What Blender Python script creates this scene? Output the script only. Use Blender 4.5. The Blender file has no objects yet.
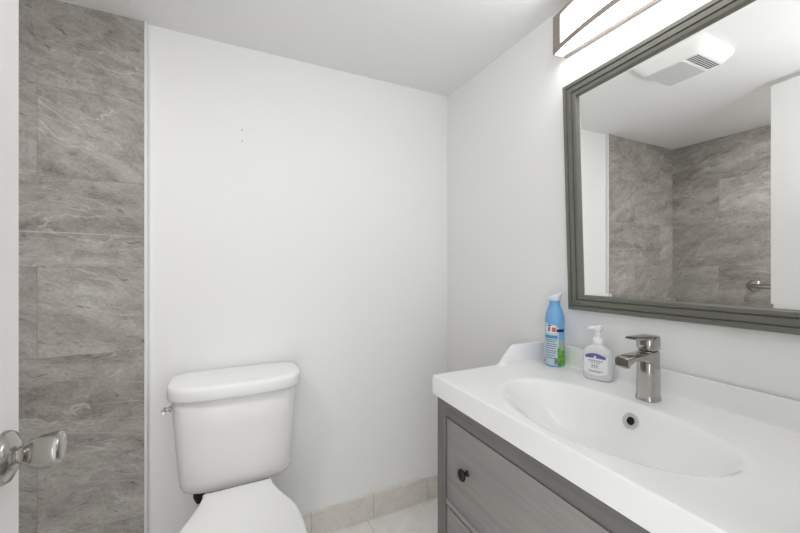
import bpy, bmesh, math, random
from mathutils import Vector, Matrix
PI = math.pi
random.seed(7)
C = bpy.context.scene.collection

# ------------------------------------------------------------------ camera
H = 1.22                       # camera height
YAW = math.radians(25.55)      # turned to the right of the room's depth axis
cam = bpy.data.cameras.new('camera')
cam.sensor_width = 36.0
cam.lens = 16.0
cam.clip_start = 0.02
cam.shift_y = (264 - 266.5) / 800.0
camo = bpy.data.objects.new('camera', cam)
camo.location = (0, 0, H)
camo.rotation_euler = (PI / 2, 0, -YAW)
C.objects.link(camo)
bpy.context.scene.camera = camo

# ------------------------------------------------------------------ light and exposure
sc = bpy.context.scene
sc.view_settings.view_transform = 'Standard'
sc.view_settings.look = 'None'
sc.view_settings.gamma = 1.0
sc.view_settings.use_curve_mapping = False
sc.view_settings.exposure = -0.33
world = bpy.data.worlds.new('hall_ambient_fill')  # even white ambient, added as fill through the doorway
sc.world = world
world.use_nodes = True
bgn = world.node_tree.nodes['Background']
bgn.inputs['Color'].default_value = (0.98, 0.99, 1.0, 1)
bgn.inputs['Strength'].default_value = 1.6


def area(name, loc, target, sx, sy, power, col):
    l = bpy.data.lights.new(name, 'AREA')
    l.shape = 'RECTANGLE'
    l.size, l.size_y = sx, sy
    l.energy = power
    l.color = col
    o = bpy.data.objects.new(name, l)
    o.location = loc
    d = Vector(target) - Vector(loc)
    o.rotation_euler = d.to_track_quat('-Z', 'Y').to_euler()
    C.objects.link(o)
    return o


LAMP = 12.0                     # emission of the vanity light's diffuser
area('hall_fill', (-0.45, -0.85, 0.85), (0.75, 1.3, 0.75), 0.9, 1.4, 10.5, (0.985, 0.99, 1.0))  # unseen fill panel in the hall, added to even out the walls
# the photographer's flash, bounced off the ceiling above the doorway
area('bounce_flash', (0.05, 0.16, 1.50), (0.05, 0.26, 2.1), 0.16, 0.12, 3.6, (0.97, 0.985, 1.0))
area('shower_fill', (-0.62, 0.55, 2.105), (-0.66, 0.55, 0.0), 0.14, 0.14, 9.0, (0.99, 0.99, 1.0))  # added fill without a fixture, brightens the shower tile

# ------------------------------------------------------------------ helpers


def srgb(r, g=None, b=None):
    if g is None:
        g = b = r
    f = lambda c: (c / 255 / 12.92) if c / 255 <= 0.04045 else ((c / 255 + 0.055) / 1.055) ** 2.4
    return (f(r), f(g), f(b), 1)


def mat(name, col, rough=0.5, metal=0.0, spec=0.5, coat=0.0, trans=0.0, ior=1.45, emit=None, estr=0):
    m = bpy.data.materials.new(name)
    m.use_nodes = True
    p = m.node_tree.nodes['Principled BSDF']
    p.inputs['Base Color'].default_value = col
    p.inputs['Roughness'].default_value = rough
    p.inputs['Metallic'].default_value = metal
    p.inputs['Specular IOR Level'].default_value = spec
    p.inputs['Coat Weight'].default_value = coat
    p.inputs['Transmission Weight'].default_value = trans
    p.inputs['IOR'].default_value = ior
    if emit:
        p.inputs['Emission Color'].default_value = emit
        p.inputs['Emission Strength'].default_value = estr
    return m


class N:
    """small node-building helper"""

    def __init__(self, m):
        self.t = m.node_tree
        self.p = self.t.nodes['Principled BSDF']

    def new(self, typ, **kw):
        n = self.t.nodes.new(typ)
        for k, v in kw.items():
            setattr(n, k, v)
        return n

    def put(self, sock, v):
        if isinstance(v, bpy.types.NodeSocket):
            self.t.links.new(v, sock)
        elif v is not None:
            sock.default_value = v

    def math(self, op, a, b=None, c=None, clamp=False):
        n = self.new('ShaderNodeMath', operation=op)
        n.use_clamp = clamp
        self.put(n.inputs[0], a)
        self.put(n.inputs[1], b)
        self.put(n.inputs[2], c)
        return n.outputs[0]

    def pos(self):
        s = self.new('ShaderNodeSeparateXYZ')
        self.t.links.new(self.new('ShaderNodeNewGeometry').outputs['Position'], s.inputs[0])
        return s.outputs

    def objpos(self):
        s = self.new('ShaderNodeSeparateXYZ')
        self.t.links.new(self.new('ShaderNodeTexCoord').outputs['Object'], s.inputs[0])
        return s.outputs

    def vec(self, x, y, z):
        n = self.new('ShaderNodeCombineXYZ')
        for i, v in enumerate((x, y, z)):
            self.put(n.inputs[i], v)
        return n.outputs[0]

    def noise(self, v, scale, detail=4, rough=0.55, dist=0.0):
        n = self.new('ShaderNodeTexNoise')
        self.put(n.inputs['Vector'], v)
        n.inputs['Scale'].default_value = scale
        n.inputs['Detail'].default_value = detail
        n.inputs['Roughness'].default_value = rough
        n.inputs['Distortion'].default_value = dist
        return n.outputs['Fac']

    def white(self, v):
        n = self.new('ShaderNodeTexWhiteNoise', noise_dimensions='3D')
        self.put(n.inputs['Vector'], v)
        return n.outputs['Value']

    def ramp(self, fac, stops):
        n = self.new('ShaderNodeValToRGB')
        self.put(n.inputs[0], fac)
        e = n.color_ramp.elements
        while len(e) < len(stops):
            e.new(0.5)
        for el, (p, c) in zip(e, stops):
            el.position = p
            el.color = c
        return n.outputs[0]

    def mix(self, fac, a, b, mode='MIX'):
        n = self.new('ShaderNodeMix', data_type='RGBA', blend_type=mode)
        self.put(n.inputs[0], fac)
        self.put(n.inputs[6], a)
        self.put(n.inputs[7], b)
        return n.outputs[2]

    def bump(self, h, strength, dist=0.001):
        n = self.new('ShaderNodeBump')
        n.inputs['Strength'].default_value = strength
        n.inputs['Distance'].default_value = dist
        self.put(n.inputs['Height'], h)
        self.t.links.new(n.outputs[0], self.p.inputs['Normal'])


def obj(name, bm, m=None, parent=None, smooth=None, label=None):
    me = bpy.data.meshes.new(name)
    bmesh.ops.recalc_face_normals(bm, faces=bm.faces)
    bm.to_mesh(me)
    bm.free()
    if smooth is not None:
        for p in me.polygons:
            p.use_smooth = True
        me.set_sharp_from_angle(angle=math.radians(smooth))
    if m:
        me.materials.append(m)
    o = bpy.data.objects.new(name, me)
    C.objects.link(o)
    if parent:
        o.parent = parent
        o.matrix_parent_inverse = Matrix.Identity(4)
    if label:
        o['label'] = label
    return o


def struct(name, bm, m, smooth=None):
    o = obj(name, bm, m, None, smooth)
    o['kind'] = 'structure'
    return o


def thing(name, label, cat, loc=(0, 0, 0), rotz=0, group=None):
    o = bpy.data.objects.new(name, None)
    o.empty_display_size = 0.05
    C.objects.link(o)
    o.location = loc
    o.rotation_euler = (0, 0, rotz)
    o['label'] = label
    o['category'] = cat
    if group:
        o['group'] = group
    return o


def box(bm, x0, x1, y0, y1, z0, z1, bev=0.0, seg=2):
    vs = [bm.verts.new((x, y, z)) for x in (x0, x1) for y in (y0, y1) for z in (z0, z1)]
    q = [(0, 1, 3, 2), (4, 6, 7, 5), (0, 4, 5, 1), (2, 3, 7, 6), (0, 2, 6, 4), (1, 5, 7, 3)]
    fs = [bm.faces.new([vs[i] for i in f]) for f in q]
    if bev > 0:
        es = list({e for f in fs for e in f.edges})
        bmesh.ops.bevel(bm, geom=es, offset=bev, segments=seg, profile=0.5, affect='EDGES')
    return bm


def bx(x0, x1, y0, y1, z0, z1, bev=0.0, seg=2):
    return box(bmesh.new(), x0, x1, y0, y1, z0, z1, bev, seg)


def loft(bm, rings, cap0=True, cap1=True, closed=True):
    vr = [[bm.verts.new(p) for p in r] for r in rings]
    n = len(rings[0])
    for a, b in zip(vr, vr[1:]):
        for i in range(n if closed else n - 1):
            j = (i + 1) % n
            bm.faces.new((a[i], a[j], b[j], b[i]))
    if cap0:
        bm.faces.new(list(reversed(vr[0])))
    if cap1:
        bm.faces.new(vr[-1])
    return bm


def lathe(bm, prof, n=32, M=None):
    """prof: list of (r, z) bottom to top; r == 0 closes with a fan"""
    M = M or Matrix.Identity(4)
    prev = None
    for r, z in prof:
        if r < 1e-6:
            cur = [bm.verts.new(M @ Vector((0, 0, z)))]
        else:
            cur = [bm.verts.new(M @ Vector((r * math.cos(2 * PI * i / n), r * math.sin(2 * PI * i / n), z))) for i in range(n)]
        if prev is not None:
            for i in range(n):
                j = (i + 1) % n
                if len(prev) == 1 and len(cur) == 1:
                    continue
                if len(prev) == 1:
                    bm.faces.new((prev[0], cur[j], cur[i]))
                elif len(cur) == 1:
                    bm.faces.new((prev[i], prev[j], cur[0]))
                else:
                    bm.faces.new((prev[i], prev[j], cur[j], cur[i]))
        prev = cur
    return bm


def axis_matrix(origin, direction):
    return Matrix.Translation(origin) @ Vector(direction).to_track_quat('Z', 'Y').to_matrix().to_4x4()


def tube(bm, pts, r, n=12):
    pts = [Vector(p) for p in pts]
    rings = []
    up = Vector((0, 0, 1))
    for i, p in enumerate(pts):
        d = (pts[min(i + 1, len(pts) - 1)] - pts[max(i - 1, 0)]).normalized()
        a = up if abs(d.dot(up)) < 0.95 else Vector((1, 0, 0))
        s = d.cross(a).normalized()
        t = s.cross(d)
        rr = r[i] if isinstance(r, (list, tuple)) else r
        rings.append([p + s * rr * math.cos(2 * PI * k / n) + t * rr * math.sin(2 * PI * k / n) for k in range(n)])
    return loft(bm, rings)


def sup(cx, cy, z, ax, ayf, ayb, nf=2.0, nb=2.0, k=64):
    """superellipse ring; front half towards -y with exponent nf, back half nb"""
    out = []
    for i in range(k):
        t = 2 * PI * i / k
        c, s = math.cos(t), math.sin(t)
        n = nb if s > 0 else nf
        ay = ayb if s > 0 else ayf
        x = math.copysign(abs(c) ** (2 / n), c) * ax
        y = math.copysign(abs(s) ** (2 / n), s) * ay
        out.append((cx + x, cy + y, z))
    return out


def rrect(cx, cy, w, d, r, k=6):
    """rounded rectangle outline (2-D)"""
    out = []
    for qx, qy, a0 in ((1, 1, 0), (-1, 1, PI / 2), (-1, -1, PI), (1, -1, 1.5 * PI)):
        for i in range(k + 1):
            a = a0 + PI / 2 * i / k
            out.append((cx + qx * (w / 2 - r) + r * math.cos(a), cy + qy * (d / 2 - r) + r * math.sin(a)))
    return out


def sstep(a, b, x):
    t = max(0.0, min(1.0, (x - a) / (b - a)))
    return t * t * (3 - 2 * t)


# ------------------------------------------------------------------ materials
def paint(name, col, rough=0.55):
    m = mat(name, col, rough, spec=0.35)
    n = N(m)
    p = n.pos()
    v = n.vec(p[0], p[1], p[2])
    n.bump(n.noise(v, 260, 2), 0.08, 0.0006)
    return m


M_wall = paint('white_wall_paint', srgb(246, 246, 245), 0.5)
M_ceil = paint('white_ceiling_paint', srgb(240, 240, 239), 0.7)
M_trim = paint('white_trim_paint', srgb(238, 237, 235), 0.35)
M_door = paint('white_door_paint', srgb(238, 237, 235), 0.35)
M_ceramic = mat('white_ceramic', srgb(247, 247, 246), 0.12, spec=0.5, coat=0.3)
M_ceramic_t = mat('toilet_ceramic', srgb(241, 240, 238), 0.22, spec=0.5)
M_seat = mat('white_seat_plastic', srgb(250, 250, 249), 0.2)
M_chrome = mat('chrome', srgb(205, 203, 200), 0.10, 1.0)
M_ring = mat('bright_overflow_trim', srgb(228, 227, 225), 0.32, 0.7)
M_faucet = mat('satin_nickel_faucet', srgb(178, 176, 173), 0.13, 1.0)
M_nickel = mat('brushed_nickel', srgb(178, 175, 170), 0.19, 1.0)
M_lampmetal = mat('lamp_nickel', srgb(168, 158, 152), 0.38, 0.85)
M_black = mat('black_knob', srgb(22, 22, 23), 0.35)
M_rubber = mat('black_rubber', srgb(18, 18, 18), 0.6)
M_dark = mat('dark_recess', srgb(30, 30, 30), 0.8)
M_mirror = mat('silvered_glass', (0.95, 0.955, 0.95, 1), 0.0, 1.0)
M_diff = mat('glowing_acrylic', srgb(250, 250, 250), 0.4, emit=(1.0, 0.99, 0.98, 1), estr=LAMP)
M_fan = mat('fan_white_plastic', srgb(240, 240, 238), 0.4)
M_lens = mat('fan_frosted_lens', srgb(205, 205, 203), 0.5)
M_fandark = mat('fan_slot_shadow', srgb(105), 0.8)


def tile_mat(name, axis, p0, z0, seed):
    m = mat(name, srgb(140), 0.42, spec=0.4)
    n = N(m)
    P = n.pos()
    p, z = P[axis], P[2]
    TW, TH = 0.610, 0.3055
    zz = n.math('DIVIDE', n.math('SUBTRACT', z, z0), TH)
    row = n.math('FLOOR', zz)
    par = n.math('FLOORED_MODULO', row, 2.0)
    off = n.math('MULTIPLY', par, 0.5)
    pp = n.math('ADD', n.math('DIVIDE', n.math('SUBTRACT', p, p0), TW), off)
    col = n.math('FLOOR', pp)
    fz = n.math('SUBTRACT', zz, row)
    fp = n.math('SUBTRACT', pp, col)
    ez = n.math('MULTIPLY', n.math('MINIMUM', fz, n.math('SUBTRACT', 1.0, fz)), TH)
    ep = n.math('MULTIPLY', n.math('MINIMUM', fp, n.math('SUBTRACT', 1.0, fp)), TW)
    edge = n.math('MINIMUM', ez, ep)
    grout = n.math('SUBTRACT', 1.0, n.math('DIVIDE', n.math('SUBTRACT', edge, 0.0009), 0.0007, clamp=True), clamp=True)
    r1 = n.white(n.vec(row, col, seed))
    r2 = n.white(n.vec(col, row, seed + 5.3))
    ang = n.math('ADD', n.math('MULTIPLY', r1, 0.5), -0.02)
    base = n.vec(n.math('ADD', p, n.math('MULTIPLY', r1, 17.0)), n.math('ADD', z, n.math('MULTIPLY', r2, 13.0)), seed)
    rot = n.new('ShaderNodeVectorRotate', rotation_type='Z_AXIS')
    n.put(rot.inputs['Vector'], base)
    n.put(rot.inputs['Angle'], ang)
    sp = n.new('ShaderNodeSeparateXYZ')
    n.put(sp.inputs[0], rot.outputs[0])
    lx, ly = sp.outputs[0], sp.outputs[1]
    # broad bands, mottling, fine grain
    warp = n.math('MULTIPLY', n.math('SUBTRACT', n.noise(n.vec(lx, ly, 0.3), 5.0, 4), 0.5), 0.10)
    lyw = n.math('ADD', ly, warp)
    band = n.noise(n.vec(n.math('MULTIPLY', lx, 2.2), n.math('MULTIPLY', lyw, 9.0), seed), 1.0, 6, 0.62)
    mott = n.noise(n.vec(n.math('MULTIPLY', lx, 14.0), n.math('MULTIPLY', lyw, 24.0), seed), 1.0, 8, 0.7, 0.6)
    fine = n.noise(n.vec(n.math('MULTIPLY', lx, 85.0), n.math('MULTIPLY', lyw, 140.0), seed), 1.0, 5, 0.7)
    f = n.math('ADD', n.math('MULTIPLY', band, 0.42), n.math('ADD', n.math('MULTIPLY', mott, 0.33), n.math('MULTIPLY', fine, 0.25)))
    f = n.math('ADD', f, n.math('MULTIPLY', n.math('SUBTRACT', r2, 0.5), 0.06))
    c = n.ramp(f, [(0.36, srgb(126, 120, 113)), (0.46, srgb(160, 155, 149)), (0.53, srgb(178, 174, 168)), (0.64, srgb(208, 205, 200))])
    # warm patches
    wp = n.noise(n.vec(lx, lyw, seed + 2), 4.5, 3)
    c = n.mix(n.math('MULTIPLY', n.math('SUBTRACT', wp, 0.52, clamp=True), 1.6, clamp=True), c, srgb(166, 154, 142))
    # thin pale veins and dark pits along the bands
    for k, (sx, sy, dt, wd, st) in enumerate(((0.5, 8.0, 1, 0.0050, 0.55), (2.6, 9.0, 5, 0.010, 0.5))):
        vn = n.noise(n.vec(n.math('MULTIPLY', lx, sx), n.math('MULTIPLY', lyw if k else ly, sy), seed + 9 + 7 * k), 1.0, dt, 0.5, 0.25 * k)
        vein = n.math('SUBTRACT', 1.0, n.math('DIVIDE', n.math('ABSOLUTE', n.math('SUBTRACT', vn, 0.5)), wd, clamp=True), clamp=True)
        brk = n.math('DIVIDE', n.math('SUBTRACT', n.noise(n.vec(lx, ly, seed + 4 + k), 6.0, 3), 0.44), 0.12, clamp=True)
        c = n.mix(n.math('MULTIPLY', n.math('MULTIPLY', vein, brk), st), c, srgb(218, 216, 212))
    pn = n.noise(n.vec(n.math('MULTIPLY', lx, 20.0), n.math('MULTIPLY', lyw, 75.0), seed + 6), 1.0, 4, 0.6, 0.8)
    pit = n.math('DIVIDE', n.math('SUBTRACT', pn, 0.63), 0.06, clamp=True)
    c = n.mix(n.math('MULTIPLY', pit, 0.6), c, srgb(98, 93, 88))
    c = n.mix(n.math('MULTIPLY', grout, 0.45), c, srgb(126, 122, 117))
    n.put(n.p.inputs['Base Color'], c)
    n.bump(n.math('SUBTRACT', n.math('MULTIPLY', mott, 0.5), grout), 0.25, 0.0012)
    return m


TILE_Z0 = 0.2925
M_tile_back = tile_mat('grey_stone_tile_end', 0, -0.276, TILE_Z0 + 0.3055, 1.0)
M_tile_left = tile_mat('grey_stone_tile_side', 1, 1.30, TILE_Z0, 3.0)


def marble(name, base, vein, p0, tw, q0, th, axes, grout_col, strength):
    m = mat(name, base, 0.22, spec=0.45)
    n = N(m)
    P = n.pos()
    a, b = P[axes[0]], P[axes[1]]
    fa = n.math('DIVIDE', n.math('SUBTRACT', a, p0), tw)
    fb = n.math('DIVIDE', n.math('SUBTRACT', b, q0), th)
    ra, rb = n.math('FLOOR', fa), n.math('FLOOR', fb)
    fa, fb = n.math('SUBTRACT', fa, ra), n.math('SUBTRACT', fb, rb)
    ea = n.math('MULTIPLY', n.math('MINIMUM', fa, n.math('SUBTRACT', 1.0, fa)), tw)
    eb = n.math('MULTIPLY', n.math('MINIMUM', fb, n.math('SUBTRACT', 1.0, fb)), th)
    g = n.math('SUBTRACT', 1.0, n.math('DIVIDE', n.math('SUBTRACT', n.math('MINIMUM', ea, eb), 0.0008), 0.0008, clamp=True), clamp=True)
    r = n.white(n.vec(ra, rb, 2.0))
    v = n.vec(n.math('ADD', a, n.math('MULTIPLY', r, 9.0)), n.math('ADD', b, n.math('MULTIPLY', r, 4.0)), n.math('MULTIPLY', r, 3.0))
    cl = n.noise(v, 9.0, 6, 0.65, 0.4)
    vn = n.noise(v, 6.0, 6, 0.65, 0.3)
    ve = n.math('SUBTRACT', 1.0, n.math('DIVIDE', n.math('ABSOLUTE', n.math('SUBTRACT', vn, 0.5)), 0.022, clamp=True), clamp=True)
    c = n.mix(n.math('MULTIPLY', n.math('DIVIDE', n.math('SUBTRACT', cl, 0.4), 0.35, clamp=True), strength), base, vein)
    c = n.mix(n.math('MULTIPLY', ve, strength * 0.6), c, vein)
    c = n.mix(n.math('MULTIPLY', g, 0.8), c, grout_col)
    n.put(n.p.inputs['Base Color'], c)
    return m


M_floor = marble('pale_marble_floor_tile', srgb(252, 250, 247), srgb(226, 222, 215), -0.02, 0.61, 0.98, 0.61, (0, 1), srgb(176, 172, 164), 0.5)
M_base = marble('beige_marble_base_tile', srgb(228, 224, 216), srgb(202, 196, 186), 0.0285, 0.2965, -1.0, 4.0, (0, 2), srgb(150, 145, 136), 0.6)


def wood(name, c0, c1, along, rough=0.42):
    m = mat(name, c0, rough, spec=0.4)
    n = N(m)
    P = n.objpos()
    sc_ = [90.0, 90.0, 90.0]
    sc_[along] = 3.0
    v = n.vec(*[n.math('MULTIPLY', P[i], sc_[i]) for i in range(3)])
    g = n.noise(v, 1.0, 6, 0.6, 0.4)
    sc2 = [9.0, 9.0, 9.0]
    sc2[along] = 1.6
    v2 = n.vec(*[n.math('MULTIPLY', P[i], sc2[i]) for i in range(3)])
    g2 = n.noise(v2, 1.0, 4, 0.5, 1.2)
    f = n.math('ADD', n.math('MULTIPLY', g, 0.6), n.math('MULTIPLY', g2, 0.4))
    n.put(n.p.inputs['Base Color'], n.ramp(f, [(0.36, c0), (0.62, c1)]))
    n.bump(g, 0.12, 0.0006)
    return m


M_wood_v = wood('grey_stained_wood_upright', srgb(104, 103, 101), srgb(124, 123, 121), 2)
M_wood_h = wood('grey_stained_wood_rail', srgb(104, 103, 101), srgb(124, 123, 121), 1)
M_wood_d = wood('grey_stained_wood_drawer', srgb(144, 142, 139), srgb(158, 156, 152), 1)
M_frame = wood('olive_grey_lacquer', srgb(106, 106, 98), srgb(112, 112, 104), 1, 0.40)
M_frame.node_tree.nodes['Principled BSDF'].inputs['Specular IOR Level'].default_value = 0.8

# ------------------------------------------------------------------ room
XR, XL, YB, YF, ZC = 1.049, -1.06, 1.607, 0.075, 2.116
T = 0.12
struct('floor', bx(XL - T, XR + T, -1.9, YB + T, -0.10, 0.0), M_floor)
struct('ceiling', bx(XL - T, XR + T, YF - T, YB + T, ZC, ZC + 0.1), M_ceil)
wb = struct('wall_back', bx(XL - T, XR + T, YB, YB + T, 0, ZC), M_wall)
struct('wall_right', bx(XR, XR + T, YF, YB, 0, ZC), M_wall)
struct('wall_left', bx(XL - T, XL, YF, YB, 0, ZC), M_tile_left)
DX0, DX1, DZ = -0.285, 0.445, 2.096        # doorway
bm = bmesh.new()
box(bm, XL - T, DX0 - 0.02, YF - T, YF, 0, ZC)
box(bm, DX1 + 0.02, XR + T, YF - T, YF, 0, ZC)
box(bm, DX0 - 0.02, DX1 + 0.02, YF - T, YF, DZ + 0.01, ZC)
struct('wall_front', bm, M_wall)
bm = bmesh.new()
box(bm, DX0 - 0.02, DX0, YF - T, YF, 0, DZ)
box(bm, DX1, DX1 + 0.02, YF - T, YF, 0, DZ)
box(bm, DX0 - 0.02, DX1 + 0.02, YF - T, YF, DZ, DZ + 0.01)
struct('trim_1', bm, M_trim)               # door lining
# shower end wall: stone tile standing a tile's thickness off the painted wall
TX = -0.286
struct('wall_back_tile', bx(XL, TX, YB - 0.014, YB, 0, ZC), M_tile_back)
struct('trim_2', bx(TX, TX + 0.010, YB - 0.017, YB, 0, ZC, 0.002, 2), M_trim, 40)
# tiled skirting along the painted back wall, with its pale caulk bead on top
struct('baseboard_back', bx(TX + 0.012, XR, YB - 0.011, YB, 0, 0.112, 0.0012, 1), M_base)
struct('baseboard_right', bx(XR - 0.011, XR, YF, YB - 0.011, 0, 0.112, 0.0012, 1), M_base)
struct('trim_3', bx(TX - 0.075, TX + 0.010, YF, YB - 0.017, 0, 0.09, 0.004, 2), M_trim, 40)   # low shower curb
for z in (1.7735, 1.728):                 # two filled screw holes in the painted wall
    o = obj('screw_hole', lathe(bmesh.new(), [(0.0026, 0), (0.0024, 0.0006), (0, 0.0006)], 12,
                                axis_matrix((0.045, YB, z), (0, -1, 0))), mat('grey_filler', srgb(150), 0.8), wb)

# ------------------------------------------------------------------ door (open, seen along its inner face)
DE = Vector((-0.308, 0.785))               # free edge, room side
DA = math.radians(5.0)                     # how far past square it stands
dd = Vector((math.sin(DA), -math.cos(DA)))  # from the free edge to the hinges
dn = Vector((math.cos(DA), math.sin(DA)))   # face normal, towards the basin
DW, DT, DTOP = 0.70, 0.035, 2.088
bm = box(bmesh.new(), 0, DW, -DT, 0, 0.012, DTOP, 0.0015, 1)
Md = Matrix(((dd.x, dn.x, 0, DE.x), (dd.y, dn.y, 0, DE.y), (0, 0, 1, 0), (0, 0, 0, 1)))
bm.transform(Md)
door = struct('door_1', bm, M_door, 30)


def knob(side):
    y0 = 0.0 if side > 0 else -DT
    base = Md @ Vector((0.060, y0, 0.934))
    nrm = Vector((dn.x, dn.y, 0)) * side
    M = axis_matrix(base, nrm)
    r = obj('knob_rose', lathe(bmesh.new(), [(0.0380, 0), (0.0380, 0.004), (0.0350, 0.010), (0.024, 0.015), (0.0185, 0.018), (0, 0.018)], 48, M), M_nickel, door, 45)
    prof = [(0.0125, 0.016), (0.0115, 0.022), (0.0125, 0.026), (0.0165, 0.030), (0.0208, 0.037), (0.0232, 0.045), (0.0246, 0.054),
            (0.0250, 0.0600), (0.0243, 0.0640), (0.0218, 0.0665), (0.016, 0.0682), (0.009, 0.0690), (0, 0.0692)]
    obj('door_knob', lathe(bmesh.new(), prof, 48, M), M_nickel, door, 50)
    ps = Md @ Vector((0.060 - 0.026, y0 + side * 0.0125, 0.919))
    obj('pin_hole', lathe(bmesh.new(), [(0.0035, -0.004), (0.0035, 0.0012), (0, 0.0012)], 12, axis_matrix(ps, nrm)), M_dark, door, 45)


knob(1)
knob(-1)

# ------------------------------------------------------------------ shower grab bar (seen in the mirror)
gb = thing('grab_bar', 'brushed steel grab bar on the grey tiled shower wall seen in the mirror', 'grab bar', (XL, 0.958, 1.075))
for dy in (0.155, -0.305):
    obj('wall_flange', lathe(bmesh.new(), [(0.038, 0), (0.038, 0.004), (0.033, 0.009), (0.018, 0.011), (0, 0.011)], 32,
                             axis_matrix((0, dy, 0), (1, 0, 0))), M_nickel, gb, 40)
pts = [(0.008, 0.155, 0), (0.030, 0.155, 0), (0.044, 0.149, 0), (0.05, 0.135, 0), (0.05, 0.05, 0), (0.05, -0.15, 0), (0.05, -0.285, 0),
       (0.044, -0.299, 0), (0.030, -0.305, 0), (0.008, -0.305, 0)]
obj('rail', tube(bmesh.new(), pts, 0.0145, 20), M_nickel, gb, 60)

# ------------------------------------------------------------------ exhaust fan on the ceiling (seen in the mirror)
FX0, FX1, FY0, FY1 = 0.160, 0.428, 0.732, 1.005
fan = thing('exhaust_fan', 'white ceiling exhaust fan with a grey light lens reflected in the mirror', 'exhaust fan', ((FX0 + FX1) / 2, (FY0 + FY1) / 2, ZC))
fw, fd = FX1 - FX0, FY1 - FY0


def ring2(w, d, r, z):
    return [(x, y, z) for x, y in rrect(0, 0, w, d, r, 6)]


bm = loft(bmesh.new(), [ring2(fw, fd, 0.03, 0), ring2(fw, fd, 0.03, -0.016), ring2(fw - 0.010, fd - 0.010, 0.03, -0.024),
                        ring2(fw - 0.058, fd - 0.058, 0.026, -0.052), ring2(fw - 0.072, fd - 0.072, 0.022, -0.055)])
obj('cover', bm, M_fan, fan, 35)
bm = loft(bmesh.new(), [ring2(fw - 0.085, fd - 0.125, 0.012, -0.0545), ring2(fw - 0.09, fd - 0.13, 0.010, -0.059)])
bmesh.ops.translate(bm, verts=bm.verts, vec=(0, 0.024, 0))
obj('light_lens', bm, M_lens, fan, 35)
for k in range(5):
    y = -fd / 2 + 0.040 + k * 0.0085
    obj('louver_slot', bx(-fw / 2 + 0.05, fw / 2 - 0.05, y, y + 0.0036, -0.0565, -0.049), M_fandark, fan)

# ------------------------------------------------------------------ vanity cabinet
XF, CY, CW = 0.575, 0.536, 0.80            # cabinet front, centre, width
Y1, Y0 = CY + CW / 2, CY - CW / 2
CT = 0.821
XBK = 1.028
van = thing('vanity_cabinet', 'grey stained two drawer vanity cabinet with black knobs under the white basin', 'cabinet', (XF, CY, 0))
lo = lambda a: a - XF
ly = lambda a: a - CY
for ya, yb in ((Y1 - 0.040, Y1), (Y0, Y0 + 0.040)):
    obj('front_stile', bx(0, 0.022, ly(ya), ly(yb), 0, CT, 0.0012, 1), M_wood_v, van)
    obj('rear_leg', bx(lo(XBK) - 0.03, lo(XBK), ly(ya), ly(yb), 0, CT, 0.0012, 1), M_wood_v, van)
    yc = (ya + yb) / 2
    obj('side_panel', bx(0.022, lo(XBK) - 0.03, ly(yc) - 0.009, ly(yc) + 0.009, 0.20, CT), M_wood_v, van)
obj('top_rail', bx(0.0008, 0.022, ly(Y0 + 0.040), ly(Y1 - 0.040), 0.7715, CT, 0.0008, 1), M_wood_h, van)
obj('bottom_rail', bx(0.0008, 0.022, ly(Y0 + 0.040), ly(Y1 - 0.040), 0.205, 0.240, 0.0008, 1), M_wood_h, van)
obj('bottom_panel', bx(0.022, lo(XBK) - 0.03, ly(Y0 + 0.024), ly(Y1 - 0.024), 0.21, 0.225), M_wood_h, van)
obj('back_panel', bx(lo(XBK) - 0.024, lo(XBK) - 0.012, ly(Y0 + 0.040), ly(Y1 - 0.040), 0.21, 0.72), M_wood_v, van)
for z0, z1 in ((0.5115, 0.7650), (0.2440, 0.5045)):
    bm = bx(0.0045, 0.022, ly(Y0 + 0.0450), ly(Y1 - 0.0450), z0, z1, 0.0015, 2)
    d = obj('drawer', bm, M_wood_d, van, 30)
    # the drawer box behind its front
    bm = bmesh.new()
    for ya, yb in ((Y0 + 0.045, Y0 + 0.057), (Y1 - 0.057, Y1 - 0.045)):
        box(bm, 0.022, 0.40, ly(ya), ly(yb), z0 + 0.03, z0 + 0.12)
    box(bm, 0.022, 0.40, ly(Y0 + 0.045), ly(Y1 - 0.045), z0 + 0.03, z0 + 0.036)
    box(bm, 0.388, 0.40, ly(Y0 + 0.057), ly(Y1 - 0.057), z0 + 0.03, z0 + 0.12)
    obj('drawer_box', bm, M_wood_h, d)
    # shallow bead along the drawer's lower edge
    obj('edge_bead', bx(0.0018, 0.005, ly(Y0 + 0.0450), ly(Y1 - 0.0450), z0 + 0.0005, z0 + 0.016, 0.0006, 1), M_wood_d, d)
    for yk in (Y1 - 0.147, Y0 + 0.147):
        M = axis_matrix((0.0045, ly(yk), (z0 + z1) / 2 + 0.015), (-1, 0, 0))
        obj('knob', lathe(bmesh.new(), [(0.0085, 0), (0.0065, 0.003), (0.0055, 0.009), (0.0075, 0.014), (0.0155, 0.0175), (0.0165, 0.020),
                                        (0.0150, 0.0235), (0.009, 0.0258), (0, 0.0265)], 32, M), M_black, d, 50)

# ------------------------------------------------------------------ wash basin
ST = 0.880                                  # worktop level
SX0, SX1 = 0.563, 1.046
SY0, SY1 = CY - 0.41, CY + 0.41
basin = thing('wash_basin', 'white ceramic vanity wash basin with raised back edge on the grey cabinet', 'sink', (SX0, CY, CT))
BX, BY, BF, BA, BB, BD = 0.757, CY + 0.003, 0.168, 0.135, 0.254, 0.108
BSH, BSX = 0.062, 1.026


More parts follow.
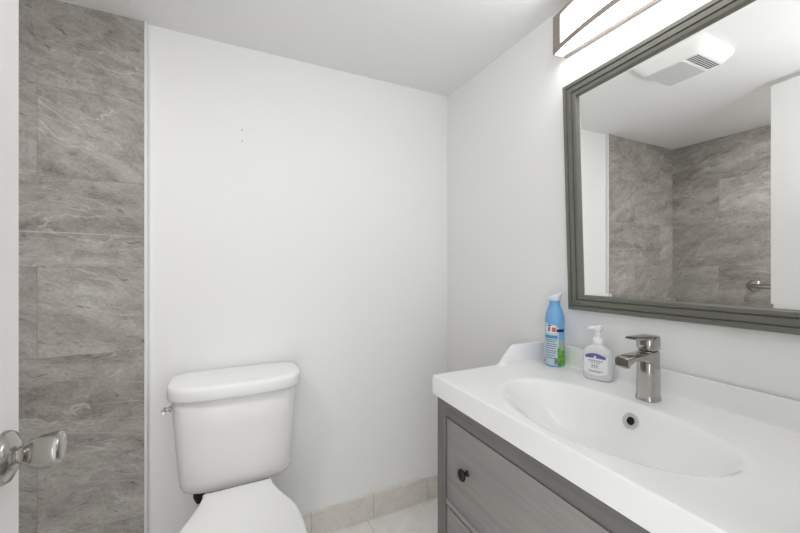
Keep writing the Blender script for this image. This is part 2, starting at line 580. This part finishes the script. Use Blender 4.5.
def basin_depth(x, y):
    u, v = (x - BX) / (BA if x > BX else BF), (y - BY) / BB
    s = (abs(u) ** 2.1 + abs(v) ** 2.1) ** (1 / 2.1)
    w = 0.5 + 0.5 * max(-1.0, min(1.0, math.sin(math.atan2(u, abs(v) + 1e-9)) * 1.6 + 0.25))   # 1 at the wall side, 0 at the front
    q = BD * (1 - min(s, 1.6) ** 4.0)
    e = 0.006
    steep = 0.5 * (q + math.sqrt(q * q + e * e))
    gentle = BD * max(0.0, 1 - s * s) ** 1.5
    return steep * w + gentle * (1 - w)


def basin_z(x, y):
    z = ST - basin_depth(x, y)
    ya = abs(y - CY)
    back = sstep(BSX - 0.004, BSX + 0.010, x)
    side = sstep(0.41 - 0.024, 0.41 - 0.010, ya) * sstep(0.805, 0.885, x)
    up = max(back, side)
    # soft union where the two raised edges meet
    up = min(1.0, (back ** 3 + side ** 3) ** (1 / 3))
    z += BSH * up
    r = 0.0065
    for d in (x - SX0, 0.41 - ya, (SX1 - x) if up > 0.5 else 1):
        if d < r:
            z -= (r - math.sqrt(max(0, r * r - (r - d) ** 2))) * (0.75)
    return z


def lines(a, b, step, dense):
    s = set()
    n = int(round((b - a) / step))
    for i in range(n + 1):
        s.add(round(a + (b - a) * i / n, 5))
    for c0, c1, k in dense:
        for i in range(k + 1):
            s.add(round(c0 + (c1 - c0) * i / k, 5))
    out = []
    for v in sorted(s):
        if not out or v - out[-1] > 0.0004:
            out.append(v)
    return out


xs = lines(SX0, SX1, 0.006, [(SX0, SX0 + 0.007, 7), (BSX - 0.005, BSX + 0.011, 14), (SX1 - 0.007, SX1, 7)])
ys = lines(SY0, SY1, 0.006, [(SY0, SY0 + 0.007, 7), (SY1 - 0.007, SY1, 7), (SY1 - 0.026, SY1 - 0.008, 14), (SY0 + 0.008, SY0 + 0.026, 14)])
xs[-1], ys[-1] = SX1, SY1
bm = bmesh.new()
g = [[bm.verts.new((x - SX0, y - CY, basin_z(x, y) - CT)) for y in ys] for x in xs]
for i in range(len(xs) - 1):
    for j in range(len(ys) - 1):
        bm.faces.new((g[i][j], g[i + 1][j], g[i + 1][j + 1], g[i][j + 1]))
loop = [g[i][0] for i in range(len(xs))] + [g[-1][j] for j in range(1, len(ys))] + [g[i][-1] for i in range(len(xs) - 2, -1, -1)] + [g[0][j] for j in range(len(ys) - 2, 0, -1)]
low = [bm.verts.new((v.co.x, v.co.y, 0.0005)) for v in loop]
inn = [bm.verts.new((min(max(v.co.x, 0.008), SX1 - SX0 - 0.008), max(min(v.co.y, 0.402), -0.402), 0.0005)) for v in loop]
L = len(loop)
for i in range(L):
    j = (i + 1) % L
    bm.faces.new((loop[i], loop[j], low[j], low[i]))
    try:
        bm.faces.new((low[i], low[j], inn[j], inn[i]))
    except ValueError:
        pass
obj('basin_bowl', bm, M_ceramic, basin, 75)
# overflow: chrome ring in the steep rear slope of the bowl
oy = CY
best = min(((x, basin_z(x, oy)) for x in [0.80 + 0.0005 * i for i in range(220)]), key=lambda p: abs(p[1] - 0.839))
dx = (basin_z(best[0] + 0.002, oy) - basin_z(best[0] - 0.002, oy)) / 0.004
nr = Vector((-dx, 0, 1)).normalized()
M = axis_matrix(Vector((best[0] - SX0, 0, best[1] - CT)), nr)
obj('overflow_ring', lathe(bmesh.new(), [(0.0190, -0.004), (0.0190, 0.0022), (0.0175, 0.0040), (0.0108, 0.0042), (0.0096, 0.0030), (0.0092, 0.0005)], 40, M), M_ring, basin, 40)
obj('overflow_hole', lathe(bmesh.new(), [(0.0095, 0.0016), (0.005, 0.0018), (0, 0.0018)], 24, M), M_dark, basin)
DRX = 0.735
zb = basin_z(DRX, CY) - CT
obj('drain_plug', lathe(bmesh.new(), [(0.032, 0.0), (0.032, 0.003), (0.028, 0.0045), (0.022, 0.005), (0.010, 0.007), (0, 0.0075)], 40,
                        Matrix.Translation((DRX - SX0, 0, zb))), M_chrome, basin, 40)

# ------------------------------------------------------------------ faucet
fa = thing('faucet', 'satin nickel single lever faucet standing behind the basin bowl', 'faucet', (0.950, CY + 0.002, ST))


def rr3(w, d, r, z, cx=0, cy=0):
    return [(x, y, z) for x, y in rrect(cx, cy, w, d, r, 6)]


bm = loft(bmesh.new(), [rr3(0.050, 0.049, 0.018, 0.0), rr3(0.051, 0.050, 0.018, 0.002), rr3(0.050, 0.049, 0.018, 0.004), rr3(0.048, 0.046, 0.017, 0.02),
                        rr3(0.046, 0.044, 0.016, 0.07), rr3(0.045, 0.043, 0.016, 0.128), rr3(0.043, 0.041, 0.015, 0.131)])
obj('body', bm, M_faucet, fa, 40)
# spout: loft of rounded sections along -x, tip turned down
rings = []
for x, zt, zb_, w in ((0.0, 0.1295, 0.098, 0.040), (-0.022, 0.1295, 0.100, 0.039), (-0.038, 0.1293, 0.107, 0.038), (-0.060, 0.1288, 0.112, 0.037), (-0.078, 0.1283, 0.112, 0.036),
                      (-0.090, 0.1278, 0.107, 0.035), (-0.100, 0.1265, 0.101, 0.034), (-0.1065, 0.1235, 0.102, 0.032)):
    h = zt - zb_
    rings.append([(x, y, (zt + zb_) / 2 + z) for y, z in rrect(0, 0, w, h, min(0.007, h * 0.45), 5)])
obj('spout', loft(bmesh.new(), rings), M_faucet, fa, 50)
obj('aerator', lathe(bmesh.new(), [(0.0105, 0.0975), (0.011, 0.099), (0.011, 0.106), (0, 0.106)], 32, Matrix.Translation((-0.0940, 0, 0))), M_faucet, fa, 40)
hd = obj('handle', loft(bmesh.new(), [rr3(0.042, 0.040, 0.015, 0.1335), rr3(0.046, 0.044, 0.016, 0.136), rr3(0.047, 0.045, 0.016, 0.150),
                                      rr3(0.046, 0.044, 0.016, 0.168), rr3(0.042, 0.040, 0.014, 0.171), rr3(0.030, 0.028, 0.010, 0.1715)]), M_faucet, fa, 40)
rings = []
for x, z, w, h in ((0.015, 0.1665, 0.040, 0.008), (-0.015, 0.1670, 0.041, 0.0085), (-0.030, 0.1678, 0.039, 0.0075), (-0.050, 0.1686, 0.036, 0.006), (-0.066, 0.1694, 0.032, 0.0048), (-0.071, 0.1697, 0.027, 0.003)):
    rings.append([(x, y, z + q) for y, q in rrect(0, 0, w, h, h * 0.42, 4)])
obj('lever', loft(bmesh.new(), rings), M_faucet, hd, 50)
obj('handle_gap', loft(bmesh.new(), [rr3(0.036, 0.034, 0.012, 0.130), rr3(0.036, 0.034, 0.012, 0.1345)]), M_dark, fa)

for o_ in list(fa.children) + list(hd.children):      # a shade lower than drawn
    o_.data.transform(Matrix.Diagonal((1, 1, 0.935, 1)))

# ------------------------------------------------------------------ soap dispenser
M_clear = mat('clear_soap_plastic', srgb(232, 234, 236), 0.08, trans=0.12, ior=1.4)
M_pump = mat('pump_white_plastic', srgb(244, 244, 243), 0.3)
M_lab = mat('label_white', srgb(240, 241, 243), 0.4)
M_purple = mat('label_purple', srgb(104, 99, 160), 0.4)
M_lilac = mat('label_lilac_print', srgb(176, 176, 198), 0.4)
sb = thing('soap_dispenser', 'clear pump soap bottle with a purple and white label beside the faucet', 'soap bottle', (0.984, 0.697, ST), math.radians(-74))
# local: bottle's wide face looks towards -y
secs = [(0.000, 0.034, 0.020), (0.002, 0.037, 0.0225), (0.006, 0.039, 0.0240), (0.020, 0.0400, 0.0250), (0.045, 0.0405, 0.0250), (0.066, 0.0402, 0.0245), (0.078, 0.0385, 0.0240),
        (0.086, 0.0350, 0.0225), (0.092, 0.0295, 0.0205), (0.097, 0.0215, 0.0175), (0.1005, 0.0145, 0.0140), (0.105, 0.0125, 0.0125)]
obj('bottle', loft(bmesh.new(), [sup(0, 0, z, a, b, b, 2.8, 2.8, 48) for z, a, b in secs]), M_clear, sb, 60)
pm = obj('pump', lathe(bmesh.new(), [(0.0135, 0.103), (0.0145, 0.105), (0.0145, 0.118), (0.0130, 0.121), (0.0088, 0.122), (0.0080, 0.124), (0.0075, 0.141), (0.0105, 0.144),
                                     (0.0120, 0.147), (0.0120, 0.154), (0.0100, 0.1575), (0, 0.1582)], 28), M_pump, sb, 45)
nz = [[(x, y, z + q) for y, q in rrect(0, 0, w, h, h * 0.45, 4)] for x, z, w, h in
      ((0.004, 0.152, 0.018, 0.009), (-0.010, 0.152, 0.016, 0.009), (-0.020, 0.1518, 0.013, 0.0078), (-0.026, 0.150, 0.010, 0.006), (-0.028, 0.148, 0.009, 0.005))]
nzo = obj('nozzle', loft(bmesh.new(), nz), M_pump, pm, 50)
nzo.rotation_euler = (0, 0, math.radians(30))


def face_y(x, z):
    """front surface of the bottle at (x, z)"""
    for (z0, a0, b0), (z1, a1, b1) in zip(secs, secs[1:]):
        if z0 <= z <= z1:
            t = (z - z0) / (z1 - z0)
            a, b = a0 + (a1 - a0) * t, b0 + (b1 - b0) * t
            q = max(0.0, 1 - abs(x / a) ** 2.8)
            return -b * q ** (1 / 2.8)
    return 0


def label_patch(name, inside, x0, x1, z0, z1, m, parent, off=0.0004, nx=40, nz_=30):
    bm = bmesh.new()
    G = {}
    for i in range(nx + 1):
        for j in range(nz_ + 1):
            x, z = x0 + (x1 - x0) * i / nx, z0 + (z1 - z0) * j / nz_
            G[i, j] = (x, z)
    V = {}

    def vv(k):
        if k not in V:
            x, z = G[k]
            V[k] = bm.verts.new((x, face_y(x, z) - off, z))
        return V[k]
    for i in range(nx):
        for j in range(nz_):
            xm, zm = (G[i, j][0] + G[i + 1, j][0]) / 2, (G[i, j][1] + G[i, j + 1][1]) / 2
            if inside(xm, zm):
                bm.faces.new((vv((i, j)), vv((i + 1, j)), vv((i + 1, j + 1)), vv((i, j + 1))))
    o = obj(name, bm, m, parent, 60)
    return o


def lab_in(x, z):
    top = 0.080 - 0.010 * (x / 0.031) ** 2
    bot = 0.016 + 0.007 * (x / 0.031) ** 2
    return bot < z < top and abs(x) < 0.032


lab = label_patch('label', lab_in, -0.033, 0.033, 0.012, 0.084, M_lab, sb, 0.0005, 66, 72)
arc = label_patch('label_arc', lambda x, z: z < 0.0795 - 0.010 * (x / 0.031) ** 2 and z > 0.0655 - 0.0015 * (x / 0.027) ** 2 and abs(x) < 0.028, -0.030, 0.030, 0.060, 0.082, M_purple, lab, 0.0010, 90, 44)
obj_em = label_patch('label_emblem', lambda x, z: abs(x) / 0.004 + abs(z - 0.0690) / 0.0045 < 1, -0.005, 0.005, 0.064, 0.074, M_lab, lab, 0.0014, 20, 20)
for z, w, h in ((0.058, 0.020, 0.0022), (0.0525, 0.014, 0.0014), (0.044, 0.009, 0.0030), (0.0385, 0.010, 0.0014), (0.0285, 0.020, 0.0014), (0.0255, 0.016, 0.0012)):
    label_patch('label_print', lambda x, zz, z=z, w=w, h=h: abs(x) < w and abs(zz - z) < h and int((x + 0.05) / 0.0016) % 4 != 0, -w, w, z - h, z + h, M_lilac, lab, 0.0010, 50, 4)

# ------------------------------------------------------------------ air freshener can
M_can = mat('can_sky_blue', srgb(122, 178, 226), 0.3)
M_cap = mat('can_cap_white', srgb(232, 238, 244), 0.35)
M_lpan = mat('can_label_pale', srgb(196, 212, 226), 0.4)
M_lwhite = mat('can_label_white', srgb(238, 240, 242), 0.4)
M_navy = mat('can_navy', srgb(24, 36, 78), 0.4)
M_red = mat('can_red_print', srgb(208, 96, 84), 0.4)
M_teal = mat('can_teal_print', srgb(74, 150, 190), 0.4)
M_ink = mat('can_grey_print', srgb(120, 136, 156), 0.4)
M_green = mat('can_green', srgb(92, 168, 58), 0.4)
n_ = N(M_green)
P_ = n_.objpos()
n_.put(n_.p.inputs['Base Color'], n_.ramp(n_.noise(n_.vec(P_[0], P_[1], P_[2]), 120, 3), [(0.35, srgb(60, 138, 40)), (0.6, srgb(120, 190, 66))]))
M_leaf = mat('can_grey_green', srgb(168, 186, 172), 0.4)
ca = thing('air_freshener', 'blue and green air freshener spray can with white slanted top', 'spray can', (0.988, 0.857, ST))
CR = 0.0305
prof = [(0.0, 0.0), (0.0285, 0.0), (0.0303, 0.002), (CR, 0.005), (CR, 0.110), (0.0306, 0.130), (0.0309, 0.148), (0.0300, 0.162), (0.0270, 0.178), (0.0222, 0.190), (0.0182, 0.200), (0.0168, 0.209), (0.0172, 0.216), (0.0190, 0.223), (0.0195, 0.226)]
obj('can', lathe(bmesh.new(), prof, 56), M_can, ca, 50)
# slanted white spray head
A0 = math.atan2(-0.866, -0.986)             # towards the viewer's side of the room
rings = []
for k, (r, z, tilt) in enumerate(((0.0180, 0.218, 0.02), (0.0205, 0.2245, 0.20), (0.0230, 0.2300, 0.34), (0.0238, 0.2335, 0.38), (0.0228, 0.2365, 0.39), (0.0180, 0.2375, 0.39), (0.008, 0.2378, 0.39))):
    ring = []
    for i in range(40):
        a = 2 * PI * i / 40
        ring.append((r * math.cos(a), r * math.sin(a), z + tilt * r * math.cos(a - (A0 + PI * 0.5))))
    rings.append(ring)
obj('spray_head', loft(bmesh.new(), rings), M_cap, ca, 50)


def can_r(z):
    for (r0, z0), (r1, z1) in zip(prof, prof[1:]):
        if z0 <= z <= z1 and z1 > z0:
            return r0 + (r1 - r0) * (z - z0) / (z1 - z0)
    return CR


def can_patch(name, a0, a1, z0, z1, m, parent, off, wave=None, n=28, nz_=10):
    """angles in degrees measured from the viewer's direction, positive to the right"""
    rows = []
    for j in range(nz_ + 1):
        row = []
        for i in range(n + 1):
            t = i / n
            zt = z1 if wave is None else wave(t, z0, z1)
            z = z0 + (zt - z0) * j / nz_
            a = A0 + math.radians(a0 + (a1 - a0) * t)
            r = can_r(z) + off
            row.append((r * math.cos(a), r * math.sin(a), z))
        rows.append(row)
    return obj(name, loft(bmesh.new(), rows, False, False, False), m, parent, 60)


cl = can_patch('label', -88, 22, 0.006, 0.146, M_lpan, ca, 0.0004, lambda t, a, b: b - 0.016 * t * t)
gp = can_patch('green_panel', 16, 120, 0.004, 0.066, M_green, ca, 0.0006, lambda t, a, b: b - 0.020 * math.sin(PI * min(1, t * 1.4)) * 0.6)
can_patch('flower_panel', 20, 75, 0.050, 0.092, M_leaf, ca, 0.0003, lambda t, a, b: b - 0.03 * (t - 0.4) ** 2)
can_patch('cream_panel', -52, 8, 0.112, 0.137, M_lwhite, cl, 0.0007)
can_patch('navy_bar', 10, 62, 0.116, 0.125, M_navy, ca, 0.0009)
can_patch('navy_bar', -42, -20, 0.134, 0.1375, M_navy, cl, 0.0011)
can_patch('warning_symbol', -42, -26, 0.116, 0.131, M_ink, cl, 0.0010)
can_patch('warning_symbol', -16, 6, 0.116, 0.131, M_red, cl, 0.0010)
can_patch('teal_band', -70, 16, 0.094, 0.104, M_teal, cl, 0.0008)
for z, a0, a1 in ((0.088, -60, 14), (0.082, -60, 6), (0.074, -58, 12), (0.067, -58, 10), (0.060, -58, 2), (0.052, -58, 10), (0.045, -58, 8), (0.036, -58, -2), (0.028, -58, 8)):
    can_patch('label_print', a0, a1, z, z + 0.0026, M_ink, cl, 0.0008, nz_=1)
can_patch('barcode', -2, 16, 0.010, 0.030, M_ink, cl, 0.0009)
can_patch('orange_mark', -72, -60, 0.012, 0.022, mat('can_orange_print', srgb(206, 132, 92), 0.4), cl, 0.0009)

# ------------------------------------------------------------------ mirror
MYC, MW, MH = 0.5257, 0.616, 0.754
MZ0 = 1.0785
ROLL = math.radians(1.8)                    # it hangs slightly crooked
mi = thing('wall_mirror', 'rectangular mirror in a ridged olive grey frame above the basin', 'mirror', (XR - 0.002, MYC, MZ0))
mi.rotation_euler = (-ROLL, 0, 0)
FT = 0.024                                  # frame depth: local -x is into the room
FW = 0.050
prof2 = [(0.0, 0.0), (0.0, -FT + 0.003), (0.002, -FT), (0.0130, -FT), (0.0142, -FT + 0.006), (0.0158, -FT + 0.006), (0.0170, -FT + 0.0015), (0.0315, -FT + 0.0015), (0.0327, -FT + 0.0075), (0.0343, -FT + 0.0075),
         (0.0355, -FT + 0.003), (0.0455, -FT + 0.004), (0.0475, -FT + 0.006), (0.050, -FT + 0.013), (0.050, 0.0)]


def frame_corner(d, x):
    """the four corner points of the frame section inset d"""
    # (the frame is a little out of square: its far end is taller)
    return [(x, -MW / 2 + d, d - 0.009), (x, MW / 2 - d, d), (x, MW / 2 - d, MH - d), (x, -MW / 2 + d, MH - d + 0.012)]


rings = [frame_corner(d, x) for d, x in prof2]
bm = loft(bmesh.new(), rings + [rings[0]], False, False)
bmesh.ops.remove_doubles(bm, verts=bm.verts, dist=1e-6)
obj('frame', bm, M_frame, mi)
gx, bw = -FT + 0.0125, 0.009
bm = bmesh.new()
rings = [frame_corner(FW - 0.002, gx + 0.0009), frame_corner(FW + bw, gx)]
loft(bm, rings, False, True)
obj('glass', bm, M_mirror, mi)
obj('back_board', bx(-0.006, -0.001, -MW / 2 + 0.03, MW / 2 - 0.03, 0.03, MH - 0.03), M_dark, mi)

# ------------------------------------------------------------------ vanity light
LX, LYL, LW, LZ0, LZ1 = 0.990, 0.866, 0.66, 1.931, 2.056
lt = thing('vanity_light', 'lit rectangular bar light with nickel frame on the wall above the mirror', 'wall lamp', (XR, LYL - LW / 2, LZ0))
h = LZ1 - LZ0
fx = LX - XR
hw = LW / 2
obj('back_plate', bx(-0.020, 0, -hw + 0.004, hw - 0.004, 0.0, h - 0.002, 0.001, 1), M_lampmetal, lt)


def bow(y):
    """front of the shallow bowed face, as an offset from the wall"""
    return fx - 0.044 * (1 - (y / hw) ** 2)


def bowed(bm, ya, yb, za, zb_, d0, d1, back=None, n=28):
    """a bar following the bow; d0/d1 are depths behind the front face, or flat to the wall at back"""
    rings = []
    for i in range(n + 1):
        y = ya + (yb - ya) * i / n
        x0 = bow(y) + d0
        x1 = bow(y) + d1 if back is None else back
        rings.append([(x0, y, za), (x1, y, za), (x1, y, zb_), (x0, y, zb_)])
    return loft(bm, rings)


bm = bmesh.new()
for ya, yb in ((-hw, -hw + 0.037), (hw - 0.037, hw)):
    bowed(bm, ya, yb, -0.001, h, 0, 0.005, n=6)
for za, zb_ in ((0.0, 0.017), (h - 0.015, h)):
    bowed(bm, -hw + 0.037, hw - 0.037, za, zb_, 0, 0.004)
obj('front_frame', bm, M_lampmetal, lt, 30)
obj('top_plate', bowed(bmesh.new(), -hw, hw, h - 0.0035, h, 0.0042, 0, back=-0.0205), M_lampmetal, lt, 30)
for s_ in (-1, 1):
    ya = s_ * (hw - 0.003) if s_ > 0 else -hw
    obj('end_plate', bx(fx + 0.0042, -0.0205, ya, ya + 0.003, 0.0, h - 0.004), M_lampmetal, lt)
obj('diffuser', bowed(bmesh.new(), -hw + 0.0035, hw - 0.0035, 0.002, h - 0.004, 0.0045, 0, back=-0.0205), M_diff, lt, 30)

# ------------------------------------------------------------------ toilet
TCX = 0.027
to = thing('toilet', 'white two piece toilet with closed lid against the back wall', 'toilet', (TCX, 1.30, 0))
oy_ = 1.30


def ts(z, ax, y0, y1, nf, nb, k=72, split=0.5):
    """ring between y0 (front) and y1 (back)"""
    cy = y0 + (y1 - y0) * split
    return sup(0, cy - oy_, z, ax, cy - y0, y1 - cy, nf, nb, k)


TB = 1.592
rows = [(0.402, 0.140, 1.455, 1.570, 3.0, 4), (0.404, 0.165, 1.436, 1.580, 3.2, 5), (0.412, 0.180, 1.425, 1.586, 3.4, 6), (0.428, 0.188, 1.417, 1.59, 3.5, 6), (0.455, 0.1925, 1.411, TB, 3.6, 7),
        (0.55, 0.199, 1.402, TB, 3.6, 7), (0.65, 0.206, 1.393, TB, 3.6, 7), (0.752, 0.212, 1.386, TB, 3.6, 7), (0.756, 0.205, 1.39, TB, 3.6, 7)]
obj('tank', loft(bmesh.new(), [ts(*r) for r in rows]), M_ceramic_t, to, 60)
rows = [(0.752, 0.214, 1.378, 1.592, 3.2, 4.5), (0.754, 0.222, 1.369, 1.595, 3.2, 4.5), (0.760, 0.2245, 1.365, 1.596, 3.2, 4.5), (0.790, 0.2255, 1.363, 1.596, 3.2, 4.5), (0.7965, 0.2245, 1.3645, 1.5955, 3.2, 4.5), (0.8005, 0.2215, 1.368, 1.593, 3.2, 4.5),
        (0.8030, 0.2160, 1.374, 1.588, 3.2, 4.5), (0.8045, 0.205, 1.386, 1.578, 3.2, 4.5)]
obj('tank_lid', loft(bmesh.new(), [ts(*r) for r in rows]), M_seat, to, 60)
# flush lever on the tank's left side
M = axis_matrix((-0.208, 1.425 - oy_, 0.728), (-1, 0, 0))
fl = obj('flush_lever', lathe(bmesh.new(), [(0.011, 0), (0.011, 0.004), (0.007, 0.006), (0.006, 0.014), (0.0085, 0.016), (0.0085, 0.021), (0.006, 0.023), (0, 0.023)], 24, M), M_chrome, to, 45)
obj('lever_arm', tube(bmesh.new(), [(-0.2265, 1.427 - oy_, 0.728), (-0.227, 1.416 - oy_, 0.7275), (-0.227, 1.404 - oy_, 0.7265), (-0.2265, 1.398 - oy_, 0.726)], [0.006, 0.0058, 0.0068, 0.0055], 14), M_chrome, fl, 60)

# seat lid outline: half width against y
prof3 = [(1.388, 0.112), (1.365, 0.1125), (1.345, 0.117), (1.31, 0.1285), (1.275, 0.142), (1.235, 0.160), (1.20, 0.170), (1.16, 0.1765), (1.11, 0.180), (1.06, 0.179), (1.02, 0.1715),
         (0.985, 0.160), (0.955, 0.142), (0.93, 0.115), (0.914, 0.082), (0.906, 0.045)]


def outline(inset, z, prof=prof3):
    cy = 1.15
    right = [(w, y) for y, w in prof]
    pts = right + [(0.0, 0.903)] + [(-w, y) for w, y in reversed(right)]
    out = []
    for x, y in pts:
        sx = 1 - inset / 0.178
        sy = 1 - inset / 0.245
        out.append((x * sx, cy + (y - cy) * sy - oy_, z))
    return out


obj('seat', loft(bmesh.new(), [outline(0.006, 0.396), outline(0.002, 0.399), outline(0.001, 0.410), outline(0.003, 0.4135)]), M_seat, to, 40)
bm = loft(bmesh.new(), [outline(0.004, 0.4155), outline(0.000, 0.4175), outline(0.000, 0.425), outline(0.002, 0.4305), outline(0.006, 0.4335), outline(0.014, 0.4355), outline(0.06, 0.4375)])
obj('seat_lid', bm, M_seat, to, 50)
for s in (-1, 1):
    obj('hinge', bx(s * 0.075 - 0.02, s * 0.075 + 0.02, 1.384 - oy_, 1.402 - oy_, 0.388, 0.424, 0.006, 3), M_seat, to, 40)


def bowl_ring(z, k, a, y0, y1, inset):
    """blend (k=1 rim outline, k=0 pedestal superellipse)"""
    cy = (y0 + y1) / 2
    out = []
    for x, y, _ in outline(inset, z):
        th = math.atan2((y + oy_ - 1.15) / 0.245, x / 0.178)
        c, s_ = math.cos(th), math.sin(th)
        px = math.copysign(abs(c) ** (2 / 2.6), c) * a
        py = cy + math.copysign(abs(s_) ** (2 / 2.6), s_) * (y1 - y0) / 2 - oy_
        out.append((px + (x - px) * k, py + (y - py) * k, z))
    return out


bowl = [(0.0, 0, 0.105, 1.08, 1.50, 0), (0.02, 0, 0.108, 1.075, 1.50, 0), (0.05, 0, 0.098, 1.09, 1.49, 0), (0.14, 0.05, 0.096, 1.08, 1.47, 0.03), (0.22, 0.35, 0.100, 1.05, 1.45, 0.03), (0.29, 0.7, 0.11, 1.0, 1.43, 0.02),
        (0.34, 0.92, 0.12, 0.95, 1.41, 0.012), (0.375, 1, 0.15, 0.92, 1.40, 0.007), (0.390, 1, 0.15, 0.92, 1.40, 0.007), (0.3955, 1, 0.15, 0.92, 1.40, 0.014)]
obj('bowl', loft(bmesh.new(), [bowl_ring(*q) for q in bowl]), M_ceramic_t, to, 60)
deck = [(0.24, 0.085, 1.36, 1.54, 4, 4), (0.32, 0.10, 1.36, 1.575, 4, 4), (0.36, 0.108, 1.365, 1.578, 4, 4), (0.392, 0.110, 1.375, 1.580, 4, 4), (0.4025, 0.105, 1.44, 1.575, 4, 4)]
obj('tank_deck', loft(bmesh.new(), [ts(*q) for q in deck]), M_ceramic_t, to, 60)
# black coupling under the tank's left end with its supply hose
nx, ny = -0.128, 1.478 - oy_
cn = obj('supply_nut', lathe(bmesh.new(), [(0.010, 0.356), (0.013, 0.362), (0.019, 0.376), (0.0195, 0.404), (0, 0.404)], 10, Matrix.Translation((nx, ny, 0))), M_rubber, to, 30)
obj('supply_hose', tube(bmesh.new(), [(nx, ny, 0.38), (nx, ny, 0.33), (nx - 0.01, ny + 0.02, 0.26), (nx - 0.02, ny + 0.06, 0.20), (nx - 0.02, ny + 0.11, 0.17), (nx - 0.02, ny + 0.126, 0.165)], 0.006, 12), M_nickel, cn, 60)
